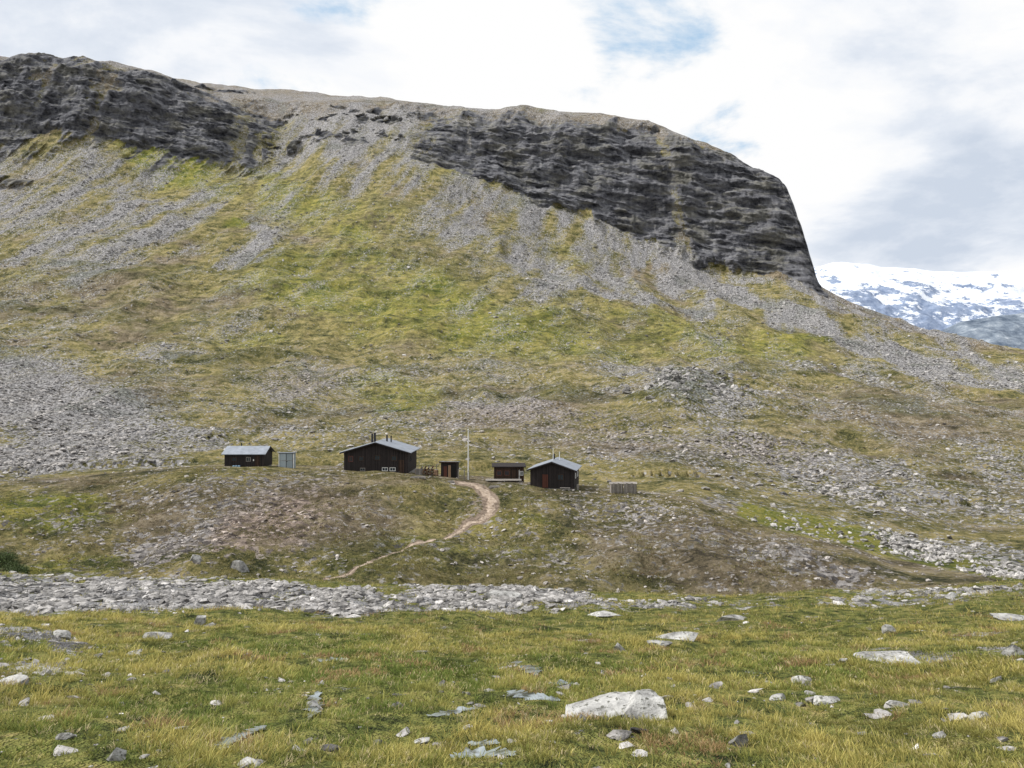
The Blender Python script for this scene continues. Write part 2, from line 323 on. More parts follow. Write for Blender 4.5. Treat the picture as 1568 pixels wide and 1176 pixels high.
sub=np.sqrt(sub); wid=0.35+0.9*sst(84,100,Yp[a:b,ca_:cb2])
pmask[a:b,ca_:cb2]=1-sst(.5,1.5,sub/wid)
P[a:b,:,2]-=0.12*pmask[a:b]
fgmask=1-sst(2.9,3.1,SG)
m1=np.stack([scree,cliff,green,brown],-1); m2=np.stack([pink,np.maximum(pmask*.85,kn*blob(745,770,22,24,0,.5)),fgmask,dark],-1)
idx=np.arange(NR*NC).reshape(NR,NC)
quads=np.stack([idx[:-1,:-1],idx[:-1,1:],idx[1:,1:],idx[1:,:-1]],-1).reshape(-1,4)
ter=mkmesh('terrain',P.reshape(-1,3),quads,np.full(len(quads),4),mt,True,{'m1':m1.reshape(-1,4),'m2':m2.reshape(-1,4)})

# ------------------------------------------------------------------ rocks
def proto(sub,seed,flat=.55):
    r=np.random.default_rng(seed); bm=bmesh.new(); bmesh.ops.create_icosphere(bm,subdivisions=sub,radius=1.0)
    v=np.array([q.co[:] for q in bm.verts]); f=np.array([[w.index for w in g.verts] for g in bm.faces]); bm.free()
    for _ in range(14 if sub>1 else 7):
        n=r.normal(size=3); n[2]*=1.3; n/=np.linalg.norm(n); o=r.uniform(.30,.68); dd=v@n-o; v=v-np.maximum(dd,0)[:,None]*n
    if sub>2: v=v*(1+.05*fbm(v[:,0]*2.5,v[:,1]*2.5,v[:,2]*2.5,3,.6,seed=seed)[:,None])
    v/=np.abs(v[:,:2]).max()
    v=v*np.array([1,r.uniform(.5,.95),r.uniform(flat*.7,flat*1.3)]); return v,f
def rockmat(name):
    m,t=M_(name); a=t.attr('tint'); p=t.pos()
    n=t.noise(p,3,5,.7); n2=t.noise(p,14,3,.7)
    c=t.ramp(n,[(.33,(.11,.108,.105)),(.45,(.28,.276,.272)),(.56,(.43,.426,.42)),(.7,(.58,.575,.565))])
    c=t.mix(t.mr(n2,.55,.64),c,(.11,.11,.095))
    c=t.mix(1.0,c,a[4],'MULTIPLY')
    t.out(c,.9,t.bump(t.m('ADD',n,t.m('MULTIPLY',n2,.3)),.08,.7),spec=.2); return m
mrock=rockmat('rock_stone')
def scatter(name,n,wt,smin,smax,size,sub,tintfn=None,flat=.55,seed=1,sink=.25,smooth=False,tilt=.25,mb=.95):
    r=np.random.default_rng(seed); protos=[proto(sub,seed*100+i,flat) for i in range(16)]
    rows=np.where((S>=smin)&(S<=smax))[0]; a,b=rows[0],rows[-1]
    W=wt[a:b,:-1]*np.maximum(1e-9,(Y[a+1:b+1,:-1]-Y[a:b,:-1])*(X[a:b,1:]-X[a:b,:-1])); cw=np.cumsum(W.ravel()); 
    k=np.searchsorted(cw,r.uniform(0,cw[-1],n)); k=np.minimum(k,W.size-1); R=a+k//W.shape[1]+r.uniform(0,1,n); Cc=k%W.shape[1]+r.uniform(0,1,n)
    pos=bil(P,R,Cc); lo,hi,ex=size
    s=lo+(hi-lo)*r.uniform(0,1,n)**ex
    ang=r.uniform(0,2*math.pi,n); tx=r.normal(0,tilt,n); br=np.clip(r.normal(mb,.27,n),.3,1.45)
    V=[];Fc=[];Tn=[];off=0
    for i,(pv,pf) in enumerate(protos):
        sel=np.where(np.arange(n)%16==i)[0]
        if not len(sel): continue
        ca,sa=np.cos(ang[sel])[:,None],np.sin(ang[sel])[:,None]; x,y,z=pv[None,:,0],pv[None,:,1],pv[None,:,2]
        z=z+x*tx[sel][:,None]
        v=np.stack([x*ca-y*sa,x*sa+y*ca,z],-1)*s[sel][:,None,None]*.5
        v=v+pos[sel][:,None,:]; v[:,:,2]+=(s[sel]*(.5*flat-sink*.5))[:,None]*.5
        V.append(v.reshape(-1,3)); Fc.append((pf[None]+ (off+np.arange(len(sel))*len(pv))[:,None,None]).reshape(-1,3)); off+=len(sel)*len(pv)
        c=np.stack([br[sel],br[sel]*(1-.03),br[sel]*(1-.05),br[sel]*0+1],-1)
        if tintfn is not None: c[:,:3]*=tintfn(bil(pink,R[sel],Cc[sel]))
        Tn.append(np.repeat(c[:,None,:],len(pv),1).reshape(-1,4))
    V=np.concatenate(V);Fc=np.concatenate(Fc)
    return mkmesh(name,V,Fc,np.full(len(Fc),3),mrock,smooth,{'tint':np.concatenate(Tn)})
def ptint(pk): 
    pk=np.clip(pk,0,1)[:,None]; return (1-pk*.7)+pk*.7*np.array([[.95,.8,.7]])
vis=(PX>-150)&(PX<1720)
clump=sst(-.15,.45,fbm(X/9,Y/9,0,3,.6,seed=88)); fcl=sst(-.2,.4,fbm(X/1.6,Y/2.4,0,3,.6,seed=89))
scatter('scree',15000,vis*fgm*scree**2*(scree>.28)*(0.15+fcl),1.9,3.2,(.07,.62,3.6),1,seed=3,flat=.36,tilt=.15,mb=.78)
scatter('foreground_stones',2800,vis*fgm*(0.10+scree)*(.12+clump**2)/np.maximum(Y,4)**.8,.9,2.6,(.03,.30,3.6),2,seed=4,flat=.42,sink=.45,mb=.85)
scatter('knoll_stones',9000,vis*(scree**2+.03)*(0.25+clump)*(pmask<.1),4.9,8.2,(.07,.75,6.0),1,ptint,seed=5,flat=.45)
scatter('boulder_field',26000,vis*(scree**2.2+.014)*(.25+clump)/Y,8.6,12.2,(.25,2.0,4.5),1,ptint,seed=6,flat=.5)
scatter('talus',20000,vis*(scree**2+.025)*(.2+clump)*(1-cliff),12.0,14.2,(.5,3.8,4.0),1,None,seed=8,flat=.5,mb=1.0)
scatter('stream_boulders',900,vis*strm*(.1+clump)*(.25+(PX>1340)),7.4,9.9,(.2,1.5,2.2),1,None,seed=9,flat=.55,mb=.95)
scatter('moraine_boulders',700,vis*hump**2*(.2+clump),9.5,11.8,(.6,4.2,2.4),1,None,seed=12,flat=.6,mb=.85)

def boulder(px,v,wpx,hpx,seed,tint=1.0,sub=4,s0=.8,s1=3.2):
    tint*=.86; q=hit(px,v,s0,s1); m=q[1]/F; w=wpx*m; hh=hpx*m
    vv,ff=proto(sub,seed,.8); sz=vv.max(0)-vv.min(0); vv=vv-(vv.max(0)+vv.min(0))/2
    vv=vv/sz*np.array([w,max(w*.6,hh*.8),hh*1.6])
    o=mkmesh('boulder',vv,ff,np.full(len(ff),3),mrock,False,{'tint':np.tile([tint,tint,tint*.98,1],(len(vv),1))})
    o.location=(q[0],q[1],q[2]+hh*.08); return o
BL=[(1035,978,72,13,11,1.3),(1010,990,40,12,12,1.2),(950,1000,26,20,13,1.1),(1360,1012,92,12,14,1.25),(1552,1003,34,20,15,1.15),(1362,967,26,14,16,1.1),(1125,948,62,10,17,1.0),(240,978,46,10,18,1.15),(305,956,22,16,19,1.1),(100,1133,36,12,20,1.2),(176,1160,32,20,21,.9),(385,1170,42,12,22,1.25),(1130,1142,30,22,23,.6),(1265,1078,42,12,24,1.2),(1230,1042,36,10,25,1.2),(1375,1083,36,10,26,1.2),(1500,1104,32,16,27,1.0),(1550,948,64,8,28,1.1),(770,915,58,11,29,1.2),(482,1085,28,14,30,.9),(925,942,60,8,31,1.2),(18,1048,54,12,32,1.1),(205,1003,26,8,33,1.2),(1190,1073,26,10,34,1.1),(1458,915,26,9,35,1.2),(1440,1128,22,10,36,1.1),(1525,1040,22,10,37,1.1),(1320,1128,18,8,38,1.0),(1290,1013,14,8,39,1.1),(878,1050,22,6,40,1.1),(645,1140,26,6,41,1.1),(95,975,32,12,42,1.0),(100,888,34,12,43,1.1),(320,960,20,8,44,1),(30,895,36,12,45,1.1)]
for b_ in BL: boulder(*b_[:5],b_[5])
boulder(365,872,34,16,51,.8,3,4.9,7.5); boulder(300,858,18,10,52,.9,3,4.9,7.5)
q=hit(938,1098,.8,3); m=q[1]/F
v1,f1=proto(5,201,.8); v1=v1-(v1.max(0)+v1.min(0))/2; v1=v1/(v1.max(0)-v1.min(0))*np.array([122*m,90*m,40*m])+np.array([-18*m,0,2*m]); v1[:,2]+=v1[:,0]*.14
v2,f2=proto(5,213,.8); v2=v2-(v2.max(0)+v2.min(0))/2; v2=v2/(v2.max(0)-v2.min(0))*np.array([74*m,84*m,56*m])+np.array([43*m,-8*m,6*m])
vb=np.concatenate([v1,v2]); fb=np.concatenate([f1,f2+len(v1)])
vb=vb+(.03*fbm(vb[:,0]*5,vb[:,1]*5,vb[:,2]*5,5,.65,seed=5))[:,None]
ob=mkmesh('large_boulder',vb,fb,np.full(len(fb),3),mrock,False,{'tint':np.tile([1.0,1.0,.98,1],(len(vb),1))}); ob.location=Vector(q)

# ------------------------------------------------------------------ puddles
mw,t=M_('water_sky_tint'); p=t.pos(); t.out(t.ramp(t.noise(p,5,4,.7),[(.38,(.05,.055,.04)),(.54,(.26,.30,.32))]),.10,None,spec=1.0)  # pale blue in the base colour paints in the sky reflection
pud=[]
def puddle(pts,wd,k,hgt=.020):
    pp=catm([hit(a,b,.8,2.6) for a,b in pts],16); n=len(pp); L=[];
    for i,qq in enumerate(pp):
        tt=pp[min(i+1,n-1)]-pp[max(i-1,0)]; tt[2]=0; tt=tt/(np.linalg.norm(tt)+1e-6); nr=np.array([-tt[1],tt[0],0])
        e=math.sin(math.pi*(i+.15)/(n-.7))**.6 if 0<=(i+.15)/(n-.7)<=1 else 0
        wl=wd*e*(.2+1.4*abs(float(vnoise(np.array(i*.5),np.array(k*7.1),0,5)))); wr=wd*e*(.2+1.4*abs(float(vnoise(np.array(i*.45),np.array(k*3.1),0,6))))
        L+= [qq+nr*wl+np.array([0,0,hgt]),qq-nr*wr+np.array([0,0,hgt])]
    L=np.array(L); f=[(2*i,2*i+1,2*i+3,2*i+2) for i in range(n-1)]
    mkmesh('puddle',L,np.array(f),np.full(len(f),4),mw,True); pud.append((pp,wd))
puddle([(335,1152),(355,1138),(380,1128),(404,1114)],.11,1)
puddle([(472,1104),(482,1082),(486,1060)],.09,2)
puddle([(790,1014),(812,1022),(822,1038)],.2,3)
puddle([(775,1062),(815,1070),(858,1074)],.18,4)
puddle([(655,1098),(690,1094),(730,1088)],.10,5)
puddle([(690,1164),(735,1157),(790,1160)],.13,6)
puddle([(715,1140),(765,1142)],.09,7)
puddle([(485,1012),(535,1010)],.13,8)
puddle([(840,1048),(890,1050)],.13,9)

# ------------------------------------------------------------------ grass
mg,t=M_('grass_blade'); a=t.attr('tint'); 
bs=t.out(a[4],.75,None,spec=.15)
tr=t.new('ShaderNodeBsdfTranslucent'); t.l.new(a[4],tr.inputs[0]); ms=t.new('ShaderNodeMixShader'); ms.inputs[0].default_value=.3
o=[n for n in t.n if n.type=='OUTPUT_MATERIAL'][0]; t.l.new(bs.outputs[0],ms.inputs[1]); t.l.new(tr.outputs[0],ms.inputs[2]); t.l.new(ms.outputs[0],o.inputs[0])
def grass(name,ntuft,bpt,smin,smax,hr,wd,spread,seed,wpow=0.0,cm=1.0,tri=False,ns=1.0,desat=0.0):
    r=np.random.default_rng(seed); rows=np.where((S>=smin)&(S<=smax))[0]; a,b=rows[0],rows[-1]
    gv=(PX>-120)&(PX<1690)
    base=(0.12+sst(-.3,.4,fbm(X[a:b]/.7/ns,Y[a:b]/.7/ns,0,3,.6,seed=91)))*(1-.93*sst(.35,.75,scree[a:b]+.25*vnoise(X[a:b]/.5/ns,Y[a:b]/.5/ns,0,92)))*gv[a:b]*(pmask[a:b]<.2)
    W=(base/np.maximum(Y[a:b],3)**wpow)[:,:-1]*(Y[a+1:b+1,:-1]-Y[a:b,:-1])*(X[a:b,1:]-X[a:b,:-1]); cw=np.cumsum(W.ravel())
    k=np.minimum(np.searchsorted(cw,r.uniform(0,cw[-1],ntuft)),W.size-1); R=a+k//W.shape[1]+r.uniform(0,1,ntuft); Cc=k%W.shape[1]+r.uniform(0,1,ntuft)
    c0=bil(P,R,Cc); keep=np.ones(ntuft,bool)
    if smax<4:
        for pp,wdt in pud:
            for qq in pp[::2]: keep&=((c0[:,0]-qq[0])**2+(c0[:,1]-qq[1])**2)>(wdt*.75)**2
    c0=c0[keep]; R=R[keep]; Cc=Cc[keep]; n=len(c0)
    g=bil(green,R,Cc)+.75*fbm(c0[:,0]/1.9/ns,c0[:,1]/1.9/ns,0,3,.6,seed=93)+r.normal(0,.18,n); yv=1.4*fbm(c0[:,0]/.9/ns,c0[:,1]/1.3/ns,0,3,.65,seed=94)+r.normal(0,.28,n)-.03; rd=r.uniform(0,1,n)
    cg=np.array([.18,.235,.055]);co=np.array([.31,.295,.085]);cy=np.array([.50,.43,.14]);cs=np.array([.60,.51,.30]);cr=np.array([.38,.26,.13])
    s1=sst(-.05,.6,g)[:,None]; base=co*(1-s1)+cg*s1; s2=sst(.0,.45,yv)[:,None]*(1-.5*s1); base=base*(1-s2)+cy*s2
    base=base*(.5+.5*sst(-.6,-.1,yv))[:,None]
    base=np.where((rd<.13)[:,None],cs,base); rs=fbm(c0[:,0]/.8/ns,c0[:,1]/.8/ns,0,2,.5,seed=95); base=np.where(((rs>.42)&(rd>.55))[:,None],cr,base)*cm
    base=base*(1-desat)+desat*base.mean(1)[:,None]*np.array([1.12,1.0,.72])
    tl=r.uniform(hr[0],hr[1],n)*(1+.45*yv)*(.75+.4*sst(.2,.8,rd))
    N=n*bpt; ti=np.repeat(np.arange(n),bpt); ang=r.uniform(0,2*math.pi,N); rad=np.abs(r.normal(0,spread,N))
    bx=c0[ti]+np.stack([np.cos(ang)*rad,np.sin(ang)*rad,-rad*.0-.015],-1)
    hgt=np.clip(tl[ti]*r.uniform(.5,1.25,N),.015,.5); lean=r.uniform(.3,1.2,N)*hgt; la=ang+r.normal(0,.7,N)
    L=np.stack([np.cos(la)*lean,np.sin(la)*lean,hgt],-1); wa=r.uniform(-.9,.9,N); ww=wd*r.uniform(.6,1.3,N)
    wv=np.stack([np.cos(wa)*ww,np.sin(wa)*ww,0*ww],-1)*.5
    cc=base[ti]*np.clip(r.normal(1,.2,N),.5,1.5)[:,None]
    if tri:
        vv=np.stack([bx-wv,bx+wv,bx+L],1).reshape(-1,3); q=np.arange(N*3); npf=np.full(N,3); nvp=3
    else:
        midp=bx+L*np.array([.38,.38,.6])
        vv=np.stack([bx-wv,bx+wv,midp+wv*.8,midp-wv*.8,bx+L],1).reshape(-1,3); nvp=5
        o=(np.arange(N)*5)[:,None]; q=np.concatenate([o,o+1,o+2,o+3,o+3,o+2,o+4],1).ravel(); npf=np.tile([4,3],N)
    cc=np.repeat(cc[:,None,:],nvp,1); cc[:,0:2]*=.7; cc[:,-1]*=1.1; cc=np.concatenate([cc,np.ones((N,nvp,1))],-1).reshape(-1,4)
    return mkmesh(name,vv,q,npf,mg,False,{'tint':cc})
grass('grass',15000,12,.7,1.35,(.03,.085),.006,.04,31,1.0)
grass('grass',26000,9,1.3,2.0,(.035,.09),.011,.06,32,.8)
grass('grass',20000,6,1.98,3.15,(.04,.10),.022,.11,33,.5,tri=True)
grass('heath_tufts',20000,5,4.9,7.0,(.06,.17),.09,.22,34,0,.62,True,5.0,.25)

# ------------------------------------------------------------------ footpath ribbon
mp,t=M_('footpath_gravel'); p=t.pos(); nn=t.noise(p,2.2,5,.7); t.out(t.ramp(nn,[(.35,(.17,.13,.095)),(.5,(.33,.26,.20)),(.65,(.46,.38,.31))]),.95,t.bump(nn,.1,.6))
L=[];n=len(pc); J=7
for i,qq in enumerate(pc):
    tt=pc[min(i+1,n-1)]-pc[max(i-1,0)]; tt[2]=0; tt/=np.linalg.norm(tt)+1e-6; nr=np.array([-tt[1],tt[0],0]); wd=(.20+.36*float(sst(90,101,qq[1])))
    wl=wd*(1+.7*float(vnoise(np.array(i*.6),np.array(1.),0,5))); wr=wd*(1+.7*float(vnoise(np.array(i*.6),np.array(9.),0,6)))
    for j in range(J):
        f=j/(J-1); o=qq+nr*(wl*(1-2*f) if f<.5 else wr*(1-2*f)); g=at(CX+F*o[0]/o[1],o[1]); L.append([o[0],o[1],g[2]+.05-.05*abs(2*f-1)**2])
f=[(i*J+j,i*J+j+1,(i+1)*J+j+1,(i+1)*J+j) for i in range(n-1) for j in range(J-1)]
mkmesh('footpath',np.array(L),np.array(f),np.full(len(f),4),mp,True)

# ------------------------------------------------------------------ building materials
def wood(name,c0,c1,sc=7.0):
    m,t=M_(name); p=t.obj(); sx=t.new('ShaderNodeSeparateXYZ'); t.l.new(p,sx.inputs[0]); s=t.m('ADD',sx.outputs[0],sx.outputs[1]); fr=t.m('FRACT',t.m('MULTIPLY',s,sc)); gro=t.mr(t.m('ABSOLUTE',t.m('SUBTRACT',fr,.5)),.40,.5)
    idn=t.m('FRACT',t.m('MULTIPLY',t.m('SINE',t.m('MULTIPLY',t.m('FLOOR',t.m('MULTIPLY',s,sc)),12.98)),437.5))
    n=t.noise(t.mapv(p,(6,6,.8)),3,6,.6); c=t.ramp(t.m('ADD',t.m('MULTIPLY',n,.7),t.m('MULTIPLY',idn,.3)),[(.3,c0),(.7,c1)]); c=t.mix(gro,c,tuple(x*.3 for x in c0))
    t.out(c,.8,t.bump(t.m('SUBTRACT',n,gro),.02,.6),spec=.25); return m
mblk=wood('tarred_wood',(.014,.012,.012),(.038,.030,.030)); mbrn=wood('brown_wood',(.03,.018,.013),(.075,.045,.032)); mgry=wood('weathered_wood',(.16,.145,.13),(.38,.35,.32),6)
mdoor=wood('door_wood',(.07,.025,.018),(.13,.05,.035)); mtan=wood('tan_wood',(.22,.13,.08),(.4,.27,.17)); mshed=wood('grey_blue_panel',(.24,.29,.32),(.36,.42,.45),1.1)
def plain(name,c,r=.5,me=0,var=.15):
    m,t=M_(name); n=t.noise(t.obj(),3,5,.65); t.out(t.ramp(n,[(.3,tuple(x*(1-var) for x in c)),(.7,tuple(min(1,x*(1+var)) for x in c))]),r,None,me,.3); return m
def corr(name,c):
    m,t=M_(name); p=t.obj(); sx=t.new('ShaderNodeSeparateXYZ'); t.l.new(p,sx.inputs[0]); w=t.m('SINE',t.m('MULTIPLY',t.m('ADD',sx.outputs[0],sx.outputs[1]),30.0)); n=t.noise(p,1.5,6,.6)
    t.out(t.ramp(n,[(.3,tuple(x*.65 for x in c)),(.7,c)]),.6,t.bump(w,.02,.5),.1,.25); return m
mroof=corr('metal_roof',(.30,.33,.38)); mwhite=plain('white_paint',(.75,.75,.73)); mglass=plain('window_glass',(.03,.04,.05),.08); mpipe=plain('chimney_metal',(.03,.03,.035),.5,.3); mconc=plain('stone_foundation',(.26,.25,.24),.9,0,.3); mdark=plain('painted_doorway_shade',(.012,.011,.01),.9); mred=plain('red_frame',(.13,.045,.035)); mblue=plain('blue_plastic',(.25,.4,.55))  # mdark is the doorway's interior shade as a flat near-black colour
def box(par,name,x0,x1,y0,y1,z0,z1,mat,bev=0):
    me=bpy.data.meshes.new(name); bm=bmesh.new(); bmesh.ops.create_cube(bm,size=1)
    for v in bm.verts: v.co=Vector(((x0+x1)/2+v.co.x*(x1-x0),(y0+y1)/2+v.co.y*(y1-y0),(z0+z1)/2+v.co.z*(z1-z0)))
    if bev: bmesh.ops.bevel(bm,geom=bm.edges[:],offset=bev,segments=1,affect='EDGES')
    bm.to_mesh(me); bm.free(); me.materials.append(mat); o=bpy.data.objects.new(name,me); scene.collection.objects.link(o); o.parent=par; return o
def poly(par,name,vs,fs,mat):
    me=bpy.data.meshes.new(name); me.from_pydata(vs,[],fs); me.update(); bm=bmesh.new(); bm.from_mesh(me); bmesh.ops.recalc_face_normals(bm,faces=bm.faces); bm.to_mesh(me); bm.free()
    me.materials.append(mat); o=bpy.data.objects.new(name,me); scene.collection.objects.link(o); o.parent=par; return o
def cyl(par,name,x,y,z0,z1,r,mat,r2=None):
    me=bpy.data.meshes.new(name); bm=bmesh.new(); bmesh.ops.create_cone(bm,cap_ends=True,segments=14,radius1=r,radius2=r if r2 is None else r2,depth=z1-z0,matrix=Matrix.Translation((x,y,(z0+z1)/2))); bm.to_mesh(me); bm.free()
    me.materials.append(mat); o=bpy.data.objects.new(name,me); scene.collection.objects.link(o); o.parent=par; return o
def empty(name,px,d,rot=0,dz=0):
    e=bpy.data.objects.new(name,None); scene.collection.objects.link(e); q=at(px,d); e.location=(q[0],q[1],q[2]+dz); e.rotation_euler=(0,0,rot); return e
def slab(par,name,a,b,c,d,th,mat):
    vs=[a,b,c,d]+[(q[0],q[1],q[2]-th) for q in (a,b,c,d)]
    return poly(par,name,vs,[(0,1,2,3),(7,6,5,4),(0,4,5,1),(1,5,6,2),(2,6,7,3),(3,7,4,0)],mat)
def gable(par,w,l,hw,rise,axis,mat,ov=.35,roof=mroof,base=.9):
    W=w/2;L=l/2
    if axis=='y':
        prof=[(-W,0),(W,0),(W,hw),(0,hw+rise),(-W,hw)]; vs=[(x,-L,z) for x,z in prof]+[(x,L,z) for x,z in prof]
    else:
        prof=[(-L,0),(L,0),(L,hw),(0,hw+rise),(-L,hw)]; vs=[(-W,y,z) for y,z in prof]+[(W,y,z) for y,z in prof]
    poly(par,'walls',vs,[(0,1,2,3,4),(5,6,7,8,9),(0,1,6,5),(1,2,7,6),(2,3,8,7),(3,4,9,8),(4,0,5,9)],mat)
    box(par,'foundation',-W+.06,W-.06,-L+.06,L-.06,-base,-.003,mconc)
    half=W if axis=='y' else L; sl=rise/half; t_=.05; zt=hw+rise+t_+.10; ze=zt-sl*(half+ov); H=half+ov; O=(L if axis=='y' else W)+ov
    for s,nm in ((-1,'roof_left'),(1,'roof_right')):
        if axis=='y': c=[(0.0,-O,zt),(s*H,-O,ze),(s*H,O,ze),(0.0,O,zt)]; cf=[(s*.012,-O-.03,zt-.05),(s*(H+.01),-O-.03,ze-.05),(s*(H+.01),-O+.003,ze-.05),(s*.012,-O+.003,zt-.05)]
        else: c=[(-O,0.0,zt),(-O,s*H,ze),(O,s*H,ze),(O,0.0,zt)]; cf=[(O-.003,s*.012,zt-.05),(O-.003,s*(H+.01),ze-.05),(O+.03,s*(H+.01),ze-.05),(O+.03,s*.012,zt-.05)]
        slab(par,nm,*c,.09,roof); slab(par,'bargeboard',*cf,.18,mblk)
    return zt
def window(par,x,y,z,w,h,face='f',fr=None,name='window'):
    fr=fr or mwhite; b=.07
    def bx(n,a0,a1,z0,z1,o0,o1,m):
        if face=='f': return box(par,n,x+a0,x+a1,y-o1,y-o0,z+z0,z+z1,m)
        return box(par,n,x+o0,x+o1,y+a0,y+a1,z+z0,z+z1,m)
    bx(name+'_pane',-w/2,w/2,-h/2,h/2,-.02,.012,mglass)
    bx(name+'_frame_l',-w/2-b,-w/2,-h/2-b,h/2+b,-.02,.05,fr); bx(name+'_frame_r',w/2,w/2+b,-h/2-b,h/2+b,-.02,.05,fr)
    bx(name+'_frame_t',-w/2,w/2,h/2,h/2+b,-.02,.048,fr); bx(name+'_frame_b',-w/2,w/2,-h/2-b,-h/2,-.02,.048,fr); bx(name+'_mullion',-.02,.02,-h/2,h/2,.012,.035,fr)
def door(par,x,y,z0,w,h,mat=mdoor):
    box(par,'door',x-w/2,x+w/2,y-.03,y+.02,z0,z0+h,mat); 
    for s in (-1,1): box(par,'door_jamb',x+s*(w/2+.05)-.05,x+s*(w/2+.05)+.05,y-.045,y+.02,z0,z0+h,mblk)
    box(par,'door_head',x-w/2-.1,x+w/2+.1,y-.05,y+.02,z0+h,z0+h+.1,mblk); cyl(par,'door_handle',x+w*.35,y-.05,z0+h*.45,z0+h*.52,.02,mpipe)

A=empty('small_wooden_cabin',381,113,.02,.05); gable(A,5.6,4.2,1.9,.85,'x',mblk)
door(A,1.9,-2.1,.05,.75,1.7,mbrn); window(A,.6,-2.1,1.15,.5,.5,fr=mgry); box(A,'white_notice',1.28,1.42,-2.14,-2.1,.9,1.15,mwhite); window(A,-1.4,-2.1,1.15,.6,.5,fr=mbrn)
for i in range(3): box(A,'water_can',-1.5+i*.38,-1.22+i*.38,-2.6,-2.3,-.15,.3,mblue,.04)
box(A,'doorstep',1.4,2.5,-2.75,-2.13,-.4,.0,mgry); cyl(A,'chimney_pipe',-1.2,.4,2.5,3.3,.08,mpipe)
B=empty('storage_shed',440,113,.12,.05); box(B,'shed_walls',-1.05,1.05,-.9,.9,-.5,2.05,mshed); slab(B,'shed_roof',(-1.2,-1.05,2.2),(1.2,-1.05,2.2),(1.2,1.05,2.08),(-1.2,1.05,2.08),.07,mroof)
box(B,'door_seam',-.02,.02,-.925,-.9,-.1,1.95,mpipe); box(B,'rail',-1.0,1.0,-.93,-.902,1.0,1.05,mgry); box(B,'hasp',.05,.16,-.94,-.902,.85,.95,mpipe)
for s in (-1,1): box(B,'corner_trim',s*1.02-.06,s*1.02+.06,-.935,-.87,-.3,2.0,mwhite)
Cc_=empty('large_wooden_cabin',584,114,-.04,.0); zt=gable(Cc_,9.2,7.5,2.95,1.35,'y',mblk,.5,base=1.2)
window(Cc_,-3.6,-3.75,2.0,.5,.7,fr=mred); window(Cc_,-2.1,-3.75,2.05,.6,.55,fr=mbrn); window(Cc_,.2,-3.75,2.2,.7,.6,fr=mbrn); window(Cc_,2.6,-3.75,2.1,.7,.6,fr=mbrn)
window(Cc_,1.3,-3.75,.55,.7,.38); window(Cc_,2.4,-3.75,.55,.7,.38); window(Cc_,-1.9,-3.75,.5,.6,.32,fr=mgry); window(Cc_,4.6,-1.6,1.9,.8,.7,'s',mblk)
door(Cc_,3.65,-3.75,.05,.8,1.85,mbrn)
for x,y,h_,r_ in ((-1.5,.6,.95,.14),(-.8,-.8,1.15,.17),(.75,.4,.75,.13),(1.25,1.0,.6,.1)): cyl(Cc_,'chimney_pipe',x,y,zt-.7,zt-.1+h_,r_,mpipe); cyl(Cc_,'chimney_cap',x,y,zt-.098+h_,zt-.0+h_,r_*1.5,mpipe,.03)
box(Cc_,'left_light_fascia',-5.14,-5.10,-4.25,4.25,2.86,3.02,mwhite)
for i in range(3): box(Cc_,'step',3.0,5.4-i*.3,-4.9+i*.35,-4.55+i*.35,-.6,-.45+i*.18,mgry)
Wp=empty('woodpile',654,114,0,-.1); rr_=random.Random(3)
for i in range(9):
    for j in range(7):
        if j>3+(i*2%4): continue
        x=-1.1+i*.26+rr_.uniform(-.03,.03)+(j%2)*.12; z=.12+j*.22; r=.1+rr_.uniform(0,.03)
        me=bpy.data.meshes.new('log'); bm=bmesh.new(); bmesh.ops.create_cone(bm,cap_ends=True,segments=9,radius1=r,radius2=r*.93,depth=1.1,matrix=Matrix.Translation((x,rr_.uniform(-.12,.12),z))@Matrix.Rotation(math.pi/2+rr_.uniform(-.05,.05),4,'X')); bm.to_mesh(me); bm.free(); me.materials.append([mtan,mgry,mtan,mdoor][(i*3+j*2)%4]); o=bpy.data.objects.new('log',me); scene.collection.objects.link(o); o.parent=Wp
for x in (-1.35,1.4): box(Wp,'stake',x-.05,x+.05,-.1,0,-.3,1.6,mgry)
# barrel and slatted crate beside the woodpile
Bq=empty('barrel',668,112,0,0); cyl(Bq,'drum_lower',0,0,-.2,.35,.28,mtan,.32); cyl(Bq,'drum_upper',0,0,.352,.9,.32,mtan,.28); cyl(Bq,'hoop',0,0,.1,.15,.325,mpipe); cyl(Bq,'hoop',0,0,.6,.65,.335,mpipe); cyl(Bq,'lid',0,0,.902,.94,.27,mgry)
Cq=empty('slatted_crate',641,111,.2,0)
for k_ in range(4): box(Cq,'slat_front',-.5,.5,-.36,-.33,-.05+k_*.2,.10+k_*.2,mgry); box(Cq,'slat_back',-.5,.5,.33,.36,-.05+k_*.2,.10+k_*.2,mgry)
for xx,yy in ((-.47,-.3),(.47,-.3),(-.47,.3),(.47,.3)): box(Cq,'corner_post',xx-.03,xx+.03,yy-.027,yy+.027,-.3,.75,mtan)
box(Cq,'lid',-.54,.54,-.4,.4,.752,.79,mgry)
O=empty('outhouse',689,113,-.1,0); box(O,'walls',-1.15,1.15,-1.0,1.0,-.6,2.15,mblk); slab(O,'roof',(-1.35,-1.25,2.42),(1.35,-1.25,2.42),(1.35,1.2,2.2),(-1.35,1.2,2.2),.09,mroof)
box(O,'fascia',-1.37,1.37,-1.3,-1.255,2.22,2.38,mbrn); box(O,'doorway_shade_panel',.35,.95,-1.03,-1.0,.0,1.8,mdark)  # near-black panel on the solid wall paints the shade inside the doorway
box(O,'door_leaf',-.05,.3,-1.06,-1.0,.0,1.85,mtan); box(O,'light_panel',-.75,-.25,-1.04,-1.0,.1,1.7,mdoor); box(O,'step',-.2,1.2,-1.7,-1.1,-.4,-.05,mgry)
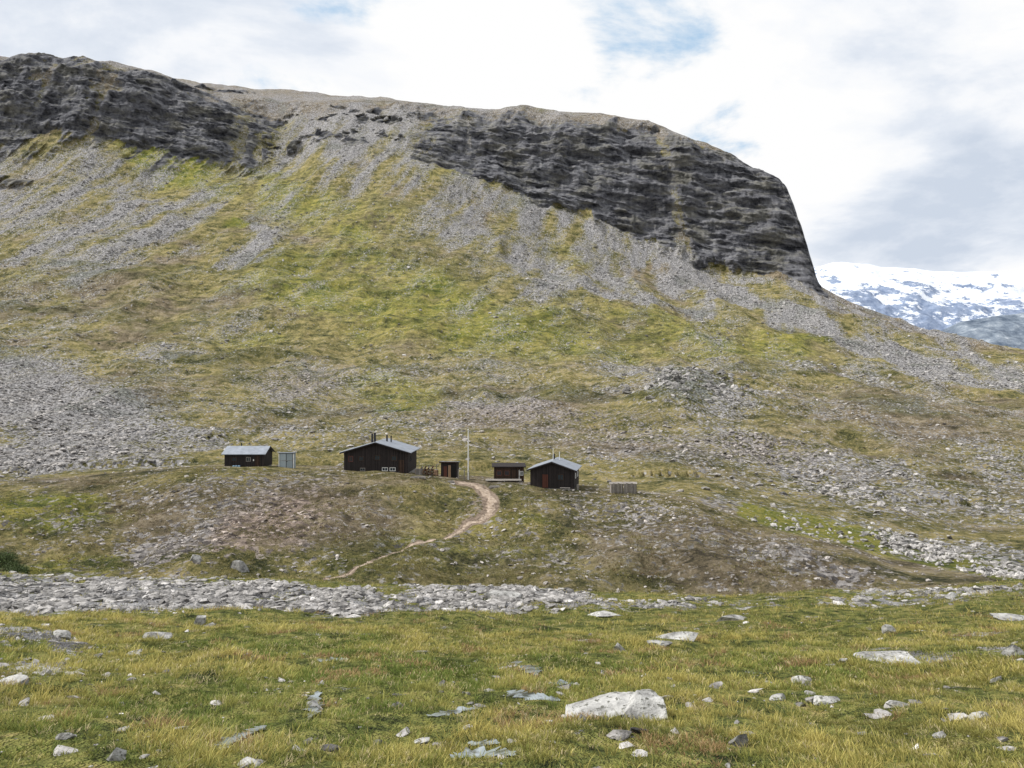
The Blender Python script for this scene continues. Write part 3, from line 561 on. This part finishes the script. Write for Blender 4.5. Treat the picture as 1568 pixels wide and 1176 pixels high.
Fp=empty('flagpole',717,111,0,0); cyl(Fp,'pole',0,0,-.3,7.1,.09,mwhite,.06)
me=bpy.data.meshes.new('finial'); bm=bmesh.new(); bmesh.ops.create_uvsphere(bm,u_segments=12,v_segments=8,radius=.1,matrix=Matrix.Translation((0,0,7.17))); bm.to_mesh(me); bm.free(); me.materials.append(mwhite); o=bpy.data.objects.new('finial',me); scene.collection.objects.link(o); o.parent=Fp
box(Fp,'base_bracket_l',-.16,-.09,-.06,.06,-.3,1.0,mgry); box(Fp,'base_bracket_r',.09,.16,-.06,.06,-.3,1.0,mgry); box(Fp,'cleat',-.02,.02,-.13,-.07,1.1,1.3,mpipe); cyl(Fp,'halyard',.09,-.05,1.1,7.0,.01,mgry)
for xx in (702,711): 
    g=empty('rail_post',xx,110,0,0); cyl(g,'post',0,0,-.2,1.3,.06,mgry); box(g,'cap',-.09,.09,-.09,.09,1.302,1.34,mgry)
G=empty('brown_wooden_hut',779,115,.03,0); box(G,'walls',-2.2,2.2,-1.5,1.5,-.6,2.25,mbrn); slab(G,'roof',(-2.5,-1.85,2.42),(2.5,-1.85,2.42),(2.5,1.8,2.62),(-2.5,1.8,2.62),.12,mblk)
window(G,-1.45,-1.5,1.45,.55,.6,fr=mred); window(G,-.3,-1.5,1.45,.55,.6,fr=mred); door(G,.75,-1.5,.1,.75,1.85,mbrn); box(G,'white_strip',1.45,1.55,-1.54,-1.5,.2,1.9,mwhite); window(G,1.85,-1.5,1.4,.35,.5)
dk_=empty('wooden_deck',772,112.2,.03,.12)
for i in range(10): box(dk_,'plank',-2.7,2.5,-1.2+i*.2,-1.02+i*.2,.12,.17,mgry)
for x in (-2.5,0,2.3): box(dk_,'joist',x,x+.12,-1.25,.8,-.5,.117,mgry)
H=empty('gabled_wooden_cabin',850,110,-.20,.0); zt=gable(H,6.1,6.0,2.55,1.05,'y',mblk,.42,base=1.0)
door(H,-.95,-3.0,.05,.8,1.85,mdoor); window(H,1.2,-3.0,1.55,.75,.7,fr=mbrn); window(H,3.05,-1.2,1.6,.7,.6,'s'); window(H,3.05,1.2,1.6,.7,.6,'s')
cyl(H,'chimney_pipe',-.2,.2,zt-.4,zt+.75,.15,mpipe); cyl(H,'antenna_mast',-.1,-1.2,zt-.3,zt+1.7,.04,mwhite); cyl(H,'antenna_mast_short',.5,.9,zt-.3,zt+1.0,.05,mwhite)
for i in range(3): box(H,'step',-1.9,.4,-4.1+i*.32,-3.8+i*.32,-.7,-.5+i*.17,mgry)
box(H,'bench_seat',1.2,2.6,-3.75,-3.4,.15,.2,mgry); box(H,'bench_leg',1.3,1.38,-3.7,-3.45,-.5,.148,mgry); box(H,'bench_leg',2.4,2.48,-3.7,-3.45,-.5,.148,mgry)
cyl(H,'gas_bottle',3.5,-2.4,-.3,.55,.17,mgry)
for px_,rt in ((944,.15),(965,-.1)):
    s_=empty('board_crate',px_,106,rt,.05)
    for i in range(7): box(s_,'board',-.8+i*.23,-.62+i*.23,-.35,-.31,-.3,1.25+.12*math.sin(i*2.1),mgry)
    for z_ in (.2,.85): box(s_,'crossbar',-.82,.82,-.378,-.352,z_,z_+.1,mgry)
    for i in range(7): box(s_,'back_board',-.8+i*.23,-.62+i*.23,.35,.39,-.3,1.1,mgry)
    box(s_,'side_l',-.86,-.82,-.35,.39,-.3,1.15,mgry); box(s_,'side_r',.82,.86,-.35,.39,-.3,1.15,mgry); slab(s_,'sloping_lid',(-.95,-.25,1.25),(.95,-.25,1.25),(.95,.5,1.42),(-.95,.5,1.42),.05,mgry)
for px_,v_,w_ in ((640,729,2.2),(757,731,1.6),(690,727,1.2)):
    e=empty('plank_pile',px_,106,.05*w_,.05)
    for i in range(4): box(e,'plank',-w_/2+.1*i,w_/2-.07*i,-.3+i*.17,-.16+i*.17,-.1,.1+.04*i,mgry)

# ------------------------------------------------------------------ willow shrubs
ml,t=M_('shrub_leaf'); a=t.attr('tint'); t.out(a[4],.7,None,spec=.2)
def shrub(px,v,wm,hm,seed,s0=4.9,s1=7.4,n=5000):
    r=np.random.default_rng(seed); q=hit(px,v,s0,s1); 
    cen=r.normal(0,1,(9,3))*np.array([wm*.25,wm*.18,hm*.12])+np.array([0,0,hm*.35]); k=r.integers(0,9,n); pt=cen[k]+r.normal(0,1,(n,3))*np.array([wm*.11,wm*.11,hm*.16]); pt[:,2]=np.abs(pt[:,2])-.1
    d1=r.normal(size=(n,3)); d1/=np.linalg.norm(d1,axis=1)[:,None]; d2=np.cross(d1,r.normal(size=(n,3))); d2/=np.linalg.norm(d2,axis=1)[:,None]; s=r.uniform(.04,.09,n)[:,None]
    vv=np.stack([pt-d1*s,pt+d2*s*.5,pt+d1*s,pt-d2*s*.5],1).reshape(-1,3)+q; ff=np.arange(n*4).reshape(-1,4)
    c=np.array([.06,.085,.03])*r.uniform(.5,1.8,(n,1)); c=np.repeat(np.concatenate([c,np.ones((n,1))],1)[:,None],4,1).reshape(-1,4)
    mkmesh('willow_shrub',vv,ff,np.full(n,4),ml,False,{'tint':c})
shrub(5,868,3.6,2.0,1); shrub(30,880,2.6,1.2,2)

# ------------------------------------------------------------------ distant ranges
def range_(name,px0,px1,ncol,sky,dn,df,zb,rel,mat,seed,nrow=160):
    pxs=np.linspace(px0,px1,ncol); vs=np.interp(pxs,[a for a,b in sky],[b for a,b in sky]); tt=np.linspace(0,1.35,nrow)[:,None]
    d=dn+(df-dn)*tt+0*pxs[None]; ztop=z2(vs,df); e=np.where(tt<=1,np.clip(tt,0,1)**1.15,1-(tt-1)*1.5); z=zb+(ztop-zb)*e
    x=(pxs[None]-CX)/F*d; env=np.clip(tt*(1.02-np.clip(tt,0,1))*4,0,1)+.06
    rg=1-2*np.abs(fbm(x/(rel*6),d/(rel*6),0,6,.55,seed=seed)); z=z+(rg-.6)*rel*env+fbm(x/(rel*1.2),d/(rel*1.2),0,4,.6,seed=seed+9)*rel*.22*env
    V=np.stack([x,d,z],-1).reshape(-1,3); ix=np.arange(nrow*ncol).reshape(nrow,ncol); Q=np.stack([ix[:-1,:-1],ix[:-1,1:],ix[1:,1:],ix[1:,:-1]],-1).reshape(-1,4)
    tn=np.stack([np.broadcast_to(tt,x.shape)]*3+[np.ones_like(x)],-1).reshape(-1,4)
    return mkmesh(name,V,Q,np.full(len(Q),4),mat,True,{'h':tn})
msn,t=M_('haze_tinted_snow_rock'); p=t.pos(); hN=t.attr('h')[0]; n1=t.noise(t.mapv(p,(1,1,1.8)),.0045,9,.74); n2=t.noise(p,.02,6,.75)
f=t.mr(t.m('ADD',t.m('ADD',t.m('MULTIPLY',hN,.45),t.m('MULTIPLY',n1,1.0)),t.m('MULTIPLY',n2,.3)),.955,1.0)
t.out(t.mix(f,t.ramp(n2,[(.35,(.14,.19,.30)),(.65,(.30,.36,.48))]),(.74,.78,.85)),.8,t.bump(n1,40,.6))  # bluish rock and snow tones carry the distance haze in the colour
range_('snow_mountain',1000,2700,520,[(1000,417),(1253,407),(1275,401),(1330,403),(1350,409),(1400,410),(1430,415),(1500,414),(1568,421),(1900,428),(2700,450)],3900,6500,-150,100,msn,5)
mhl,t=M_('haze_tinted_rock'); p=t.pos(); n1=t.noise(p,.02,7,.75); t.out(t.ramp(n1,[(.35,(.06,.085,.125)),(.5,(.15,.185,.235)),(.60,(.25,.29,.34)),(.72,(.55,.58,.63))]),.9,t.bump(n1,12,.7))  # aerial haze painted into the hill as blue-grey rock colour
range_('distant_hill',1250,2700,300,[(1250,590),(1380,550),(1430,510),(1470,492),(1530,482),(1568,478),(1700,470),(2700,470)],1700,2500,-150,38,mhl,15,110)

# ------------------------------------------------------------------ world
el=math.radians(48); sd=Vector((-.85,.04,0)).normalized()*math.cos(el)+Vector((0,0,math.sin(el)))
w=bpy.data.worlds.new('World'); scene.world=w; w.use_nodes=True
class WN(NT):
    def __init__(s,w): s.t=w.node_tree; s.t.nodes.clear(); s.n=s.t.nodes; s.l=s.t.links
t=WN(w); gd=t.new('ShaderNodeTexCoord').outputs['Generated']
sky=t.new('ShaderNodeTexSky',sky_type='NISHITA'); sky.sun_disc=False; sky.sun_elevation=el; sky.sun_rotation=math.atan2(sd.x,sd.y); sky.altitude=1000; sky.air_density=1; sky.dust_density=.4
sp=t.new('ShaderNodeSeparateXYZ'); t.l.new(gd,sp.inputs[0]); zz=t.m('ADD',t.m('MAXIMUM',sp.outputs[2],0.0),.22)
cb_=t.new('ShaderNodeCombineXYZ'); t.put(cb_.inputs[0],t.m('DIVIDE',sp.outputs[0],zz)); t.put(cb_.inputs[1],t.m('DIVIDE',sp.outputs[1],zz)); cv_=cb_.outputs[0]
nA=t.noise(cv_,2.6,7,.58,.25); n_=t.new('ShaderNodeVectorMath',operation='ADD'); t.put(n_.inputs[0],cv_); n_.inputs[1].default_value=(5.3,2.2,7.7); nD=t.noise(n_.outputs[0],2.0,7,.58,.25)
def dirn(px,v): return Vector(((px-CX)/F,1,(VH-v)/F)).normalized()
nrm=t.new('ShaderNodeVectorMath',operation='NORMALIZE'); t.l.new(gd,nrm.inputs[0])
def spots(lst):
    acc=None
    for px_,v_,rad,am in lst:
        dd=t.new('ShaderNodeVectorMath',operation='DISTANCE'); t.l.new(nrm.outputs[0],dd.inputs[0]); dd.inputs[1].default_value=dirn(px_,v_); q=t.mr(dd.outputs['Value'],rad*2.0,0.0,0.0,am); acc=q if acc is None else t.m('ADD',acc,q)
    return acc
hole=spots([(480,-20,.06,.22),(975,-5,.075,.23),(290,100,.05,.15),(1105,195,.04,.22),(1500,300,.10,-.25),(1220,330,.08,-.2),(750,80,.08,-.10),(1520,40,.08,-.2)])
gspot=spots([(1450,60,.12,.11),(1400,340,.08,.10),(1540,240,.08,.07),(150,60,.16,.10),(450,110,.08,.05),(640,30,.08,.06),(1180,280,.08,-.12),(720,130,.09,-.09),(1150,90,.08,-.06),(1340,160,.07,-.08)])
cf=t.m('SUBTRACT',t.m('ADD',t.m('MULTIPLY',t.m('SUBTRACT',nA,.5),1.7),.54),hole)
cmask=t.mr(cf,.10,.42)
gsum=t.m('ADD',t.m('ADD',t.m('MULTIPLY',nD,.7),t.m('MULTIPLY',nA,.3)),gspot)
ccol=t.ramp(gsum,[(.46,(1,1,1)),(.52,(.93,.95,.985)),(.58,(.78,.83,.91)),(.68,(.62,.69,.80))])
ccol=t.mix(1.0,ccol,(10.0,10.0,10.0),'MULTIPLY'); 
blue=t.mix(.75,sky.outputs[0],(3.9,6.6,9.4))
fc=t.mix(cmask,blue,ccol)
bg=t.new('ShaderNodeBackground'); t.put(bg.inputs[0],fc); bg.inputs[1].default_value=.1; o=t.new('ShaderNodeOutputWorld'); t.l.new(bg.outputs[0],o.inputs[0])
sl=bpy.data.lights.new('sun','SUN'); sl.energy=4.3; sl.angle=math.radians(.6); sl.color=(1,.965,.91); so=bpy.data.objects.new('sun',sl); scene.collection.objects.link(so); so.rotation_euler=sd.to_track_quat('Z','Y').to_euler(); so.location=(0,0,50)
cam=bpy.data.cameras.new('camera'); co=bpy.data.objects.new('camera',cam); scene.collection.objects.link(co); co.rotation_euler=(math.pi/2,0,0); cam.lens=36*F/1568; cam.clip_end=40000; cam.clip_start=.05; scene.camera=co
